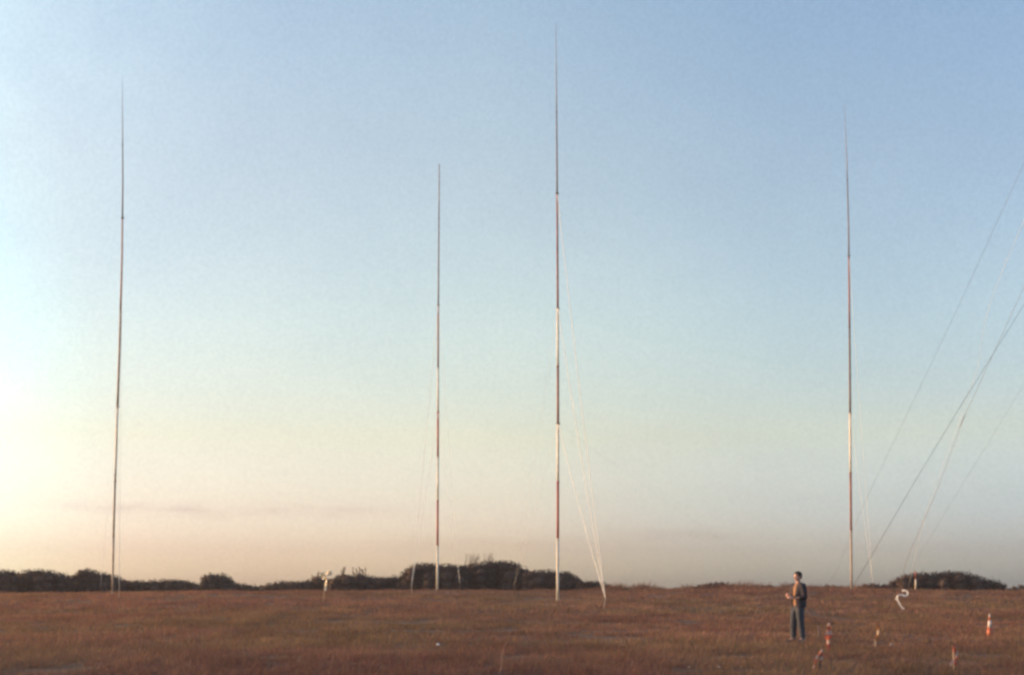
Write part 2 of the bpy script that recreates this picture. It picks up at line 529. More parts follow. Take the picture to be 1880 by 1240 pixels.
def blades(y0, y1, tufts, per, hgt, wid, rad, xm=1.0, thresh=0.0, tall=None, pal=None):
    Y = np.sqrt(rng.random(tufts) * (y1 ** 2 - y0 ** 2) + y0 ** 2)
    X = (rng.random(tufts) * 2 - 1) * (Y * .36 * 1.12 + xm)
    den = fbm(X / 1.6 + 3, Y / 2.2 + 8, 3)
    keep = den > thresh + .12 * (rng.random(tufts) - .5)
    X, Y, den = X[keep], Y[keep], den[keep]
    patch = fbm(X / 5 + 31, Y / 7 + 77, 4); pt2 = fbm(X / 2.2 + 131, Y / 3 + 7, 3)
    n = len(X)
    h = hgt * (.55 + 1.0 * den) * (.75 + .5 * rng.random(n))
    if tall is not None: h = h * tall(X, Y)
    pj = patch + rng.normal(0, .045, n)
    a1 = np.clip((pj - .40) / .12, 0, 1)[:, None]; a2 = np.clip((pj - .54) / .12, 0, 1)[:, None]
    c = (RUST * (1 - a1) + BRN * a1) * (1 - a2) + OLIVE * a2
    mixs = np.clip((pt2 + rng.normal(0, .08, n) - .46) * 2.6, 0, 1)[:, None]
    c = c * (1 - mixs * .7) + STRAW * mixs * .7
    c = c * (.62 + .80 * fbm(X / 1.1 + 211, Y / 3.4 + 91, 3))[:, None]
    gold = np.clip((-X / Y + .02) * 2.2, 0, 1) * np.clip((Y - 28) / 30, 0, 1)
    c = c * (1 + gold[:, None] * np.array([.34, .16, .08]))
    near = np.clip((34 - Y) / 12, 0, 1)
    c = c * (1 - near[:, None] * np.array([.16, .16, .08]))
    if pal is not None: c = c * .35 + np.array(pal) * .65
    i = np.repeat(np.arange(n), per)
    m = len(i)
    a = rng.random(m) * 2 * np.pi; rr = rad * np.sqrt(rng.random(m))
    bx = X[i] + rr * np.cos(a); by = Y[i] + rr * np.sin(a)
    bz = gz(bx, by) - .015
    hh = h[i] * (.5 + .7 * rng.random(m))
    la = a + rng.normal(0, .8, m); le = hh * (.25 + .75 * rng.random(m)) * .8
    tx = bx + le * np.cos(la) + hh * .12; ty = by + le * np.sin(la); tz = bz + hh
    fa = rng.random(m) * np.pi; ww = wid * (.6 + .8 * rng.random(m))
    ox, oy = np.cos(fa) * ww / 2, np.sin(fa) * ww / 2
    v = np.empty((m, 3, 3))
    v[:, 0] = np.stack([bx - ox, by - oy, bz], 1); v[:, 1] = np.stack([bx + ox, by + oy, bz], 1); v[:, 2] = np.stack([tx, ty, tz], 1)
    cc = np.clip(c[i] * (.7 + .6 * rng.random(m))[:, None] * (1 + .12 * rng.normal(0, 1, (m, 3))), .01, .6)
    return v.reshape(-1, 3), np.repeat(cc, 3, 0)


def blade_obj(name, lots, label, cat):
    co = np.concatenate([l[0] for l in lots]); cc = np.concatenate([l[1] for l in lots])
    fc = np.arange(len(co)).reshape(-1, 3)
    me = np_mesh(name, co, fc)
    at = me.color_attributes.new('pigment', 'FLOAT_COLOR', 'POINT')
    at.data.foreach_set('color', np.concatenate([cc, np.ones((len(cc), 1))], 1).astype(np.float32).ravel())
    o = link(name, me, M['blade'], smooth=False)
    return tag(o, label, cat, kind='stuff')


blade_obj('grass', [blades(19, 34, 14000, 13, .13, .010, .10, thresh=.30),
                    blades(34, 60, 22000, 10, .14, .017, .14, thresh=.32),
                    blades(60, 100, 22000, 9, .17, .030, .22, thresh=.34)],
          'short dry brown and olive grass covering the whole field', 'grass')


def clump(X, Y):
    k = fbm(X / 3.0 + 401, Y / 3.0 + 17, 3)
    u = X / Y * F + CX
    right = np.interp(u, [1040, 1130, 1560, 1640, 1900], [.45, 1.0, 1.0, .55, .45])
    return (.35 + np.clip((k - .40) * 7, 0, 2.3)) * right


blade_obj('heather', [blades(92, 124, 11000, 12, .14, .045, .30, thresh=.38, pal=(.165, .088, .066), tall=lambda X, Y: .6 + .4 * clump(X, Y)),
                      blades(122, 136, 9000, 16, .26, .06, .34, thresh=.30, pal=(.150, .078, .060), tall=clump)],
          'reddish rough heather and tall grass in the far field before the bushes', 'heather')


# ------------------------------------------------------------------ bushes
def bush(name, label, Y, prof, tint=(.050, .042, .030), shoots=(), depth=.5, twigs=0, seed=1, group=None, leaf=.20):
    rnd = np.random.default_rng(seed)
    us = np.array([p[0] for p in prof], float); vs = np.array([p[1] for p in prof], float)
    x0, x1 = (us[0] - CX) / F * Y, (us[-1] - CX) / F * Y
    xc = .5 * (x0 + x1)
    base = gp(xc, Y)
    root = thing(name, label, 'bush', base, 0, group)
    width = x1 - x0
    topz = lambda x: np.interp(x, (us - CX) / F * Y, H - (vs - VH) / F * Y)
    lobes = []
    n = max(5, int(width / .55))
    hmax = max(topz(np.linspace(x0, x1, 30))) - base.z
    for i in range(n):
        t = (i + .5) / n
        x = x0 + width * t
        for k in range(2 if hmax < 1.2 else 3):
            dy = rnd.normal(0, .5) * max(.5, min(width, 7) * depth * .5) if k else 0
            zt = topz(x) - (0 if k == 0 else rnd.uniform(.05, .35) * hmax)
            zb = float(gz(x, Y + dy))
            hh = max(.25, zt - zb)
            rx = min(.75, max(.35, hh * .42)) * rnd.uniform(.85, 1.25)
            rx = min(rx, max(.25, min(x - x0, x1 - x) + .22))
            rz = min(hh * .55, max(.3, rx * rnd.uniform(.75, 1.1)))
            z = zt - rz * .95
            lobes.append((x, Y + dy, z, rx, rx * rnd.uniform(.8, 1.2), rz))
            while z - rz > zb:          # fill down to the ground
                z -= rz * 1.1; rz = min(rz * 1.15, 1.0)
                lobes.append((x + rnd.uniform(-.1, .1), Y + dy + rnd.uniform(-.2, .1), max(z, zb + .1), rx * 1.1, rx * 1.15, rz))
    L = np.array(lobes)
    # leafy core, lumpy
    bm = bmesh.new()
    for l in lobes:
        ball(bm, l[:3], (l[3] * .80, l[4] * .80, l[5] * .80), 1)
    for v in bm.verts:
        v.co += Vector(rnd.normal(0, .05, 3))
    cco = np.array([v.co[:] for v in bm.verts]); cfc = np.array([[v.index for v in f.verts] for f in (bm.verts.index_update() or bm.faces)])
    bm.free()
    # leaf clumps over every lobe
    cnt = np.clip((L[:, 3] * L[:, 5] * 12.6 * 26 / (leaf / .2) ** 2).astype(int), 30, 260)
    i = np.repeat(np.arange(len(L)), cnt); m = len(i)
    d = rnd.normal(0, 1, (m, 3)); d /= np.linalg.norm(d, axis=1)[:, None]
    r = rnd.uniform(.80, 1.07, m) + .07 * (rnd.random(m) ** 6)
    pos = L[i, :3] + d * L[i, 3:] * r[:, None]
    a1 = rnd.normal(0, 1, (m, 3)) + d * .3; a1 /= np.linalg.norm(a1, axis=1)[:, None]
    a2 = np.cross(a1, rnd.normal(0, 1, (m, 3))); a2 /= np.linalg.norm(a2, axis=1)[:, None]
    s = leaf * rnd.uniform(.5, 1.25, m)[:, None]
    v = np.stack([pos - a2 * s * .35, pos + a1 * s * .45 + a2 * s * .05, pos + a2 * s * .35, pos - a1 * s * .45], 1)
    lv = v.reshape(-1, 3)
    cl = fbm(L[:, 0] / 1.3 + 9, L[:, 2] / 1.1 + 5, 2) * 1.6 - .3
    tint = np.array(tint)
    col = tint[None] * (.75 + .5 * cl[i])[:, None] * (.7 + .6 * rnd.random(m))[:, None] * (1 + .10 * rnd.normal(0, 1, (m, 3)))
    # tris for both
    ltri = np.concatenate([np.array([[0, 1, 2], [0, 2, 3]])[None] + 4 * np.arange(m)[:, None, None]]).reshape(-1, 3)
    parts_v = [cco, lv]; parts_f = [cfc, ltri + len(cco)]
    parts_c = [np.repeat(tint[None], len(cco), 0), np.repeat(col, 4, 0)]
    # upright shoots standing out of the crown
    sv = []; sf = []; k0 = 0
    sh = [(u, v, .16) for u, v in shoots]
    for u in rnd.uniform(us[0], us[-1], int(width * .7)):
        sh.append((u, np.interp(u, us, vs) - rnd.uniform(1.0, 4.0), .05))
    for u, vt, ww in sh:
        p = P(u, vt, Y + rnd.uniform(-.3, .3)); zb = topz(p.x) - .25
        if p.z - zb < .05: continue
        q = Vector((p.x + rnd.uniform(-.25, .25), p.y, zb))
        nn = 14 if ww > .1 else 3
        for j in range(nn):
            t0 = rnd.random() ** .8; c = q.lerp(p, t0)
            dr = Vector((rnd.normal(0, .5), rnd.normal(0, .5), 1)).normalized()
            e = c + dr * (.22 if ww > .1 else .16); sd = dr.cross(Vector((rnd.normal(), rnd.normal(), 0))).normalized() * (.06 if ww > .1 else .035)
            sv += [(c - sd)[:], (c + sd)[:], e[:]]; sf.append([k0, k0 + 1, k0 + 2]); k0 += 3
        sv += [(q - Vector((.03, 0, 0)))[:], (q + Vector((.03, 0, 0)))[:], p[:]]; sf.append([k0, k0 + 1, k0 + 2]); k0 += 3
    if sv:
        off = sum(len(x) for x in parts_v)
        parts_v.append(np.array(sv)); parts_f.append(np.array(sf) + off)
        parts_c.append(np.repeat((tint * np.array([1.25, 1.05, .9]))[None], len(sv), 0))
    V = np.concatenate(parts_v); Fc = np.concatenate(parts_f); C = np.clip(np.concatenate(parts_c), .005, .5)
    me = np_mesh('foliage', V, Fc)
    at = me.color_attributes.new('pigment', 'FLOAT_COLOR', 'POINT')
    at.data.foreach_set('color', np.concatenate([C, np.ones((len(C), 1))], 1).astype(np.float32).ravel())
    link('foliage', me, M['leaf'], root, world=True, smooth=False)
    # stems
    for k in range(max(2, min(5, int(width / 1.5)))):
        x = x0 + width * (k + .7) / (max(2, min(5, int(width / 1.5))) + .4)
        b0 = gp(x, Y - .1); b0.z -= .1
        t = max(.35, topz(x) - b0.z - .3)
        bm = bmesh.new()
        tube(bm, [b0, b0 + Vector((rnd.uniform(-.1, .1), 0, t * .4)), b0 + Vector((rnd.uniform(-.3, .3), .1, t * .85))], [.07, .05, .02], 7)
        obj('stem', bm, M['bark'], root, world=True)
    if twigs:
        bm = bmesh.new()
        for k in range(twigs):
            u = rnd.uniform(855, 908); p = P(u, rnd.uniform(1014, 1026), Y + rnd.uniform(-.6, .6))
            q = Vector((p.x + rnd.uniform(-.5, .5), p.y, topz(p.x) - .3))
            mid = q.lerp(p, .5) + Vector((rnd.uniform(-.1, .1), 0, 0))
            tube(bm, [q, mid, p], [.016, .012, .005], 4)
            for j in range(5):
                c = q.lerp(p, rnd.uniform(.35, .95))
                tube(bm, [c, c + Vector((rnd.normal(0, .2), rnd.normal(0, .1), rnd.uniform(.08, .32)))], [.008, .004], 3)
        obj('bare_twigs', bm, M['bark'], root, world=True)
    return root


D1 = (.102, .070, .058); D2 = (.118, .078, .058); R1 = (.120, .074, .058)
BG = 'scrub bushes along the skyline'
BUSHES = [
    ('scrub_bush', 'dark bush cut off by the left edge of the view', 138, [(-60, 1048), (-20, 1045), (10, 1046), (24, 1048), (29, 1058)], D1),
    ('scrub_bush', 'flat-topped dark bush, second from the left edge of the skyline', 140, [(30, 1057), (38, 1048), (60, 1045), (85, 1046), (105, 1050), (122, 1054), (131, 1064)], D1),
    ('scrub_bush', 'humped dark bush directly behind the foot of the leftmost mast', 141, [(133, 1062), (142, 1049), (155, 1044), (170, 1046), (188, 1051), (208, 1055), (226, 1064)], D1),
    ('low_scrub', 'long low hedge-like scrub just right of the leftmost mast', 143, [(224, 1064), (260, 1066), (300, 1064), (335, 1064), (355, 1069), (378, 1075)], D2),
    ('scrub_bush', 'small round bush standing alone right of the long low scrub', 139, [(372, 1063), (377, 1056), (386, 1054), (393, 1051), (404, 1053), (412, 1054), (418, 1060), (423, 1063), (428, 1070)], (.11, .08, .066)),
    ('low_scrub', 'very low brown scrub right of the small round bush', 146, [(418, 1070), (440, 1070), (455, 1073), (470, 1074), (486, 1075)], D2),
    ('low_scrub', 'low sloping scrub left of the pale cloth flag', 142, [(478, 1078), (495, 1070), (520, 1067), (545, 1067), (566, 1066)], D2),
    ('scrub_bush', 'ragged bush right behind the pale cloth flag', 144, [(560, 1067), (575, 1062), (585, 1058), (598, 1062), (610, 1065)], D2),
    ('scrub_bush', 'dark bush with one leaning pointed shoot right of the pale cloth flag', 138, [(606, 1066), (620, 1058), (630, 1053), (640, 1056), (648, 1062)], D1),
    ('scrub_bush', 'bush topped by a row of bright upright shoots', 141, [(642, 1060), (650, 1054), (660, 1053), (672, 1055), (688, 1062)], D1),
    ('scrub_bush', 'low knobbly bush at the left foot of the biggest dark bushes', 143, [(682, 1061), (694, 1057), (704, 1060), (716, 1059), (726, 1057), (742, 1062)], D1),
    ('scrub_bush', 'large dark round-shouldered bush behind the shortest mast', 140, [(732, 1062), (742, 1052), (755, 1040), (768, 1034), (785, 1033), (805, 1036), (830, 1036), (856, 1039)], D1),
    ('scrub_bush', 'tallest dark bush with bare twigs on top, between the two middle masts', 142, [(846, 1040), (862, 1036), (885, 1032), (905, 1030), (930, 1029), (948, 1034), (960, 1041), (972, 1050)], D1),
    ('scrub_bush', 'dark two-humped bush behind the foot of the tallest mast', 139, [(962, 1052), (980, 1047), (1000, 1046), (1015, 1046), (1024, 1050), (1035, 1048), (1050, 1054), (1066, 1064)], D1),
    ('low_scrub', 'low brown scrub tapering off right of the tallest mast', 137, [(1060, 1066), (1085, 1066), (1102, 1068), (1118, 1073), (1134, 1078)], D2),
    ('low_scrub', 'low reddish mound of scrub midway between the tallest mast and the man', 138, [(1268, 1079), (1286, 1073), (1304, 1070), (1322, 1068), (1340, 1070), (1350, 1074), (1362, 1079)], R1),
    ('low_scrub', 'tiny reddish clump on the skyline close left of the man', 135, [(1388, 1080), (1402, 1075), (1416, 1074), (1428, 1077), (1440, 1080)], R1),
    ('low_scrub', 'tiny reddish clump on the skyline between the man and the right mast', 135, [(1506, 1080), (1522, 1074), (1534, 1075), (1546, 1078), (1554, 1081)], R1),
    ('low_scrub', 'low reddish scrub between the right mast and the big right bush', 133, [(1572, 1079), (1584, 1073), (1594, 1070), (1606, 1072), (1618, 1073), (1638, 1076)], R1),
    ('scrub_bush', 'wide domed dark bush on the right of the skyline', 140, [(1622, 1076), (1640, 1065), (1660, 1055), (1690, 1051), (1720, 1051), (1750, 1048), (1775, 1051), (1790, 1056), (1812, 1063), (1832, 1065), (1845, 1075)], D1),
    ('scrub_bush', 'dark bush cut off by the right edge of the view', 136, [(1846, 1081), (1858, 1077), (1872, 1074), (1900, 1072), (1940, 1074)], D2),
]
for k, (nm, lb, Y, pr, ti) in enumerate(BUSHES):
    sh = ()
    if 'leaning pointed' in lb: sh = [(631, 1044), (634, 1043), (627, 1050), (586, 1051)][:3]
    if 'upright shoots' in lb: sh = [(648, 1044), (654, 1046), (659, 1040), (665, 1047), (671, 1042), (662, 1044)]
    if 'behind the pale cloth' in lb: sh = [(585, 1050), (573, 1058)]
    bush(nm, lb, Y, pr, ti, shoots=sh, twigs=34 if 'bare twigs' in lb else 0, seed=40 + k, group=BG, leaf=.17 if nm == 'scrub_bush' else .15)


# ------------------------------------------------------------------ masts
def rope(parent, a, b, r, m, sag=.012, n=14, via=None):
    pts = []
    a, b = Vector(a), Vector(b); L = (b - a).length
    for i in range(n + 1):
        t = i / n
        p = a.lerp(b, t); p.z -= 4 * sag * L * t * (1 - t)
        pts.append(p)
    guy_collar(parent, a, .085 if a.z < 14 else .07)
    bm = bmesh.new(); tube(bm, via or pts, r, 6)
    return obj('guy_rope', bm, m, parent, world=True)


_done = set()


def guy_collar(root, p, r=.09):
    key = (root.name, round(p.z, 1))
    if key in _done: return
    _done.add(key)
    bm = bmesh.new()
    lathe(bm, p, [(r, -.05), (r, .05)], 12)
    for k in range(3):
        a = k * 2.094 + .4; d = Vector((math.cos(a), math.sin(a), 0))
        tube(bm, [p + d * r * .8, p + d * (r + .07)], [.022, .018], 6)
    obj('guy_collar', bm, M['stake'], root, world=True)


MG = 'guyed radio masts standing in the field'


def mast(label, Y, axis_px, bands, radii):
    """axis_px: (u, v) of the axis from foot to tip; bands: (v_low, v_high, material, part name); radii: (v, r)"""
    foot = P(*axis_px[0], Y); foot.z = float(gz(foot.x, foot.y))
    root = thing('radio_mast', label, 'radio mast', foot, 0, MG)
    av = np.array([p[1] for p in axis_px], float); au = np.array([p[0] for p in axis_px], float)
    rv = np.array([p[0] for p in radii], float); rr = np.array([p[1] for p in radii])
    ctr = lambda v: P(float(np.interp(-v, -av, au)), v, Y)
    rad = lambda v: float(np.interp(-v, -rv, rr))
    bm = bmesh.new()
    f2 = ctr(axis_px[0][1])
    lathe(bm, foot + Vector((0, 0, -.05)), [(.16, 0), (.16, .06), (.07, .07), (.06, .10), (.10, .12), (.06, .15), (.10, .17), (.05, .20)], 14)
    obj('base_insulator', bm, M['ceramic'], root, world=True)
    for k, (v0, v1, m, nm) in enumerate(bands):
        bm = bmesh.new()
        n = max(3, int(abs(v0 - v1) / 25))
        vs = np.linspace(v0, v1, n)
        pts = [ctr(v) for v in vs]
        if k == 0: pts[0] = foot + Vector((0, 0, .14))
        tube(bm, pts, [rad(v) for v in vs], 12)
        # joint sleeve where the next tube slides in
        j = pts[-1]
        if nm != 'whip' and k < len(bands) - 1:
            tube(bm, [j - Vector((0, 0, .10)), j + Vector((0, 0, .03))], rad(v1) + .008, 12)
        obj(nm, bm, M[m], root, world=True)
    return root, ctr


S = 'mast_section'
m3, c3 = mast('tallest mast, centre of the view, cleanly banded white and red above the dark bushes', 85.7,
              [(1024, 1104), (1024.5, 780), (1024, 560), (1022.5, 300), (1021.5, 150), (1020.5, 42)],
              [(1104, 990, 'white_paint', S), (990, 885, 'red_paint', S), (885, 779, 'white_paint', S), (779, 672, 'brick_paint', S),
               (672, 567, 'white_paint', S), (567, 462, 'brick_paint', S), (462, 355, 'brick_paint', S), (355, 205, 'dark_paint', S), (205, 42, 'alu', 'whip')],
              [(1104, .080), (780, .074), (560, .066), (355, .052), (205, .036), (42, .010)])
m2, c2 = mast('shortest mast, left of centre, banded red and white with a cut-off looking tip', 116,
              [(803, 1085), (804, 850), (804.5, 600), (806.5, 300)],
              [(1085, 1003, 'white_paint', S), (1003, 920, 'red_paint', S), (920, 840, 'white_paint', S), (840, 757, 'red_paint', S),
               (757, 676, 'white_paint', S), (676, 560, 'brick_paint', S), (560, 400, 'dark_paint', S), (400, 302, 'alu', 'whip')],
              [(1085, .088), (757, .082), (560, .062), (400, .048), (302, .040)])
m1, c1 = mast('leftmost mast, leaning slightly, mostly brown with one pale band', 92,
              [(206.5, 1092), (209, 960), (214, 800), (219.5, 640), (224, 480), (225.5, 330), (224.5, 140)],
              [(1092, 985, 'tan_paint', S), (985, 882, 'tan_paint', S), (882, 747, 'white_paint', S), (747, 570, 'tan_paint', S),
               (570, 400, 'brick_paint', S), (400, 265, 'dark_paint', S), (265, 140, 'alu', 'whip')],
              [(1092, .066), (880, .076), (740, .084), (570, .070), (400, .052), (265, .034), (140, .007)])
m4, c4 = mast('rightmost standing mast, behind the man, with a dark upper half bent left at its tip', 103,
              [(1563.5, 1083), (1561.5, 860), (1560, 640), (1558, 420), (1554.5, 290), (1550, 190)],
              [(1083, 975, 'tan_paint', S), (975, 868, 'brick_paint', S), (868, 760, 'white_paint', S), (760, 600, 'dark_paint', S), (600, 470, 'brick_paint', S),
               (470, 330, 'dark_paint', S), (330, 190, 'alu', 'whip')],
              [(1083, .078), (760, .082), (600, .070), (470, .055), (330, .038), (190, .009)])

AG = 'ground pegs that hold the guy ropes'


def peg(name, base, lean, label, m='stake', h=.55, r=.022):
    """steel peg driven into the ground, with a ring for the ropes"""
    root = thing(name, label, 'guy peg', base, 0, AG)
    bm = bmesh.new(); t = base + Vector((lean, 0, h))
    tube(bm, [base - Vector((lean * .3, 0, .2)), t], [r, r * .9], 8)
    obj('shaft', bm, M[m], root, world=True)
    bm = bmesh.new()
    tube(bm, [t + Vector((math.cos(a) * .04, 0, math.sin(a) * .05 - .02)) for a in np.linspace(0, 2 * math.pi, 13)], .008, 6, cap=False)
    obj('ring', bm, M[m], root, world=True)
    return t


# guys of the tallest mast
a = peg('guy_peg', G(1108, 1118), .09, 'pale leaning peg right of the tallest mast where its white ropes meet', 'stake_pale', .5, .03)
for v, r in ((778, .0165), (566, .0165), (355, .016)): rope(m3, c3(v), a, r, M['rope_pale'], .012)
a = peg('guy_peg', G(945, 1090), -.05, 'small peg left of the tallest mast in front of the dark bushes', 'stake')
for v in (778, 566): rope(m3, c3(v), a, .0042, M['rope_pale'], .01)
a = peg('guy_peg', G(1452, 1094), .05, 'small peg in the far grass just left of the man', 'stake')
rope(m3, c3(778), a, .0022, M['rope_dark'], .006)
# guys of the shortest mast
a = peg('guy_peg', G(757, 1093), -.06, 'peg left of the shortest mast with a loose pale rope end', 'stake_pale', .6, .022)
for v in (757, 560): rope(m2, c2(v), a, .012, M['rope_pale'], .006)
a = peg('guy_peg', G(843, 1086), .05, 'peg right of the shortest mast in front of the large dark bush', 'stake')
for v in (757, 560): rope(m2, c2(v), a, .008, M['rope_pale'], .006)
# guys of the leftmost mast
a = peg('guy_peg', G(218, 1099), .03, 'pale peg close right of the foot of the leftmost mast', 'stake_pale', .5, .022)
for v in (747, 400): rope(m1, c1(v), a, .010, M['rope_pale'], .004)
a = peg('guy_peg', G(186, 1095), -.05, 'peg close left of the foot of the leftmost mast', 'stake')
rope(m1, c1(747), a, .0055, M['rope_pale'], .006)
# guys of the right mast
a = peg('guy_peg', G(1601, 1086), .05, 'peg in the reddish scrub right of the rightmost standing mast', 'stake')
for v in (760, 470): rope(m4, c4(v), a, .009, M['rope_pale'], .008)

# the near mast outside the right edge; its long ropes cross the right of the view
MX, MY = 22.0, 38.0
root5 = thing('radio_mast', 'mast beyond the right edge, seen only by its long slanting guy ropes', 'radio mast', gp(MX, MY), 0, MG)
z0 = root5.location.z
bm = bmesh.new(); lathe(bm, Vector((MX, MY, z0 - .05)), [(.16, 0), (.16, .06), (.07, .07), (.10, .12), (.06, .15), (.10, .17), (.05, .20)], 14)
obj('base_insulator', bm, M['ceramic'], root5, world=True)
for k, m in enumerate(('white_paint', 'red_paint', 'white_paint', 'brick_paint', 'white_paint', 'brick_paint', 'dark_paint', 'dark_paint')):
    bm = bmesh.new(); tube(bm, [(MX, MY, z0 + .14 + 4.2 * k), (MX, MY, z0 + .14 + 4.2 * (k + 1))], [.08 - .007 * k, .073 - .007 * k], 12)
    obj(S, bm, M[m], root5, world=True)
bm = bmesh.new(); tube(bm, [(MX, MY, z0 + 33.7), (MX, MY, z0 + 36.5)], [.02, .008], 8); obj('whip', bm, M['alu'], root5, world=True)


def plane_rope(anchor, px, r, m, top):
    """a rope hanging in the vertical plane from the near mast to its peg, given where it is seen"""
    a = Vector(anchor); d = Vector((MX, MY, 0)) - Vector((a.x, a.y, 0))
    pts = []
    for u, v in px:
        k = (u - CX) / F
        t = (k * a.y - a.x) / (d.x - k * d.y)
        Y = a.y + t * d.y
        pts.append((t, H - (v - VH) / F * Y))
    pts = [(0, a.z)] + sorted(p for p in pts if p[0] > .002) + [(1, top)]
    full = [Vector((a.x + d.x * t, a.y + d.y * t, z)) for t, z in pts]
    bm = bmesh.new(); cp = catmull(full, 8); tube(bm, cp, r, 6)
    obj('guy_rope', bm, m, root5, world=True)
    return cp


aB = peg('guy_peg', G(1503, 1236), .03, 'peg at the bottom edge below the two red and white tapes', 'stake', .30)
aC = peg('guy_peg', G(1605, 1193), .04, 'pale peg at the lower end of the ochre rope right of the man', 'stake_pale', .22)
aA = peg('guy_peg', G(1515, 1088), .03, 'tiny peg in the far grass between the man and the rightmost standing mast', 'stake')
aE = peg('guy_peg', G(1668, 1088), .03, 'tiny peg in the far grass below the wide domed bush', 'stake')
ropeB = plane_rope(aB, [(1522, 1147), (1586, 1044), (1680, 884), (1765, 744), (1855, 600)], .0035, M['rope_dark'], 22.2)
ropeC = plane_rope(aC, [(1616, 1165), (1643, 1098), (1672, 1011), (1722, 896), (1771, 765), (1835, 625)], .0035, M['rope_orange'], 27.6)
plane_rope(aA, [(1534, 1052), (1553, 1005), (1596, 905), (1723, 640), (1869, 324)], .0055, M['rope_dark'], 31)
plane_rope(aE, [(1680, 1036), (1763, 896), (1816, 810)], .0042, M['rope_dark'], 20.4)
plane_rope(aE, [(1690, 980), (1722, 880), (1790, 690), (1845, 486)], .006, M['rope_pale'], 29)


def on_rope(cp, v):
    """the point of a rope seen at height v"""
    best = min(range(len(cp) - 1), key=lambda i: abs((H - cp[i].z) / cp[i].y * F + VH - v))
    i = best
    f = lambda p: (H - p.z) / p.y * F + VH
    for j in (i - 1, i):
        if j < 0: continue
        a, b = f(cp[j]), f(cp[j + 1])
        if min(a, b) <= v <= max(a, b) and a != b: return cp[j].lerp(cp[j + 1], (v - a) / (b - a))
    return cp[i]


# ------------------------------------------------------------------ tapes tied to ropes and stakes
TG = 'marker tapes tied on the guy ropes'


def streamer(name, label, cat, knot, tails, m, w=.075, group=TG, seed=0, kr=.05):
    """a knot and hanging tails; tails are lists of (dx, dy, dz) from the knot"""
    root = thing(name, label, cat, knot, 0, group)
    kn = []
    for i in range(17):
        a = i / 16 * 4 * math.pi
        kn.append(Vector((math.cos(a) * kr * .7, math.sin(a) * kr * .7, (i / 16 - .5) * kr * 2)))
    nr = [Vector((p.x, p.y, .01)).normalized() for p in kn]
    bm, al = ribbon(kn, w * .8, nr); al = [.16 + .001 * x for x in al]
    o = obj('knot', bm, M[m], root, smooth=False); set_along(o, al)
    for k, tl in enumerate(tails):
        tape_part('tail', [(0, 0, 0)] + tl, w, M[m], root, seed + k * 3, world=False)
    return root


k1 = on_rope(ropeB, 1148)
streamer('tape_streamer', 'upper of the two red and white tapes hanging below each other right of the man', 'marker tape', k1,
         [[(-.02, -.02, -.10), (-.055, -.03, -.19), (-.02, -.03, -.28), (-.05, -.02, -.36)],
          [(.015, -.03, -.08), (.03, -.03, -.18), (-.005, -.04, -.26), (.0, -.02, -.42)],
          [(-.01, .02, -.07), (-.015, .03, -.16), (.01, .03, -.24)]], 'tape_rw', .046, seed=1, kr=.022)
k2 = on_rope(ropeB, 1196)
streamer('tape_streamer', 'lower of the two red and white tapes, with loose ends near the bottom edge', 'marker tape', k2,
         [[(-.05, -.02, -.05), (-.09, -.03, -.12), (-.12, -.02, -.22), (-.13, 0, -.29)],
          [(.015, -.03, -.08), (-.03, -.03, -.15), (-.02, 0, -.22), (-.03, 0, -.30)]], 'tape_rw', .042, seed=4, kr=.02)
k3 = P(1612, 1141, aC.y - .3)
root = thing('tape_stake', 'stake wrapped in ochre orange tape beside the lower end of the ochre rope', 'marker stake', (k3.x, k3.y, float(gz(k3.x, k3.y))))
bm = bmesh.new(); bs = Vector(root.location); tube(bm, [bs - Vector((0, 0, .15)), Vector((k3.x, k3.y, k3.z))], [.014, .012], 7)
obj('stake', bm, M['stake'], root, world=True)
tape_part('tape', [k3, k3 + Vector((-.02, -.03, -.12)), k3 + Vector((-.01, -.02, -.26)), k3 + Vector((-.05, -.03, -.36)), k3 + Vector((-.03, -.03, -.46))],
          .055, M['tape_orange'], root, 2)

# white tape blown out from the ochre rope in a hooked curl
kw = on_rope(ropeC, 1099)
root = thing('tape_streamer', 'bright white tape blown into a question-mark curl from the ochre rope', 'marker tape', kw, 0, TG)
pth = [(1644, 1099), (1647, 1102), (1647, 1096), (1651, 1093), (1657, 1093), (1662, 1094.5), (1666, 1091.5), (1665.5, 1087), (1660.5, 1084.5), (1656, 1085)]
pth2 = [(1647, 1098), (1648.5, 1103), (1651, 1108), (1654, 1113), (1657, 1117), (1660, 1118)]
tape_part('tail', [P(u, v, kw.y + .03 * i) for i, (u, v) in enumerate(pth)], .042, M['tape_white'], root, 5, twist=.4, flat=(-.8, -.75, .1))
tape_part('tail', [P(u, v, kw.y - .02 * i) for i, (u, v) in enumerate(pth2)], .032, M['tape_white'], root, 6, twist=.5, flat=(-.8, -.75, .1))

# tape on a short stake, lower right
b3 = G(1752, 1236)
root = thing('tape_stake', 'short leaning stake with crumpled red and white tape at the lower right', 'marker stake', b3)
top = P(1750, 1186, b3.y)
bm = bmesh.new(); tube(bm, [b3 - Vector((0, 0, .15)), top], [.013, .012], 7); obj('stake', bm, M['stake_pale'], root, world=True)
q = lambda u, v, dy=0: P(u, v, b3.y - .03 + dy)
tape_part('tape', [q(1752, 1186), q(1752, 1194), q(1757, 1200), q(1758, 1208), q(1753, 1213), q(1749, 1217), q(1758, 1219)], .055, M['tape_rw'], root, 3)
tape_part('tape', [q(1751, 1190), q(1755, 1201), q(1755, 1211), q(1747, 1219), q(1744, 1221)], .05, M['tape_rw'], root, 8)

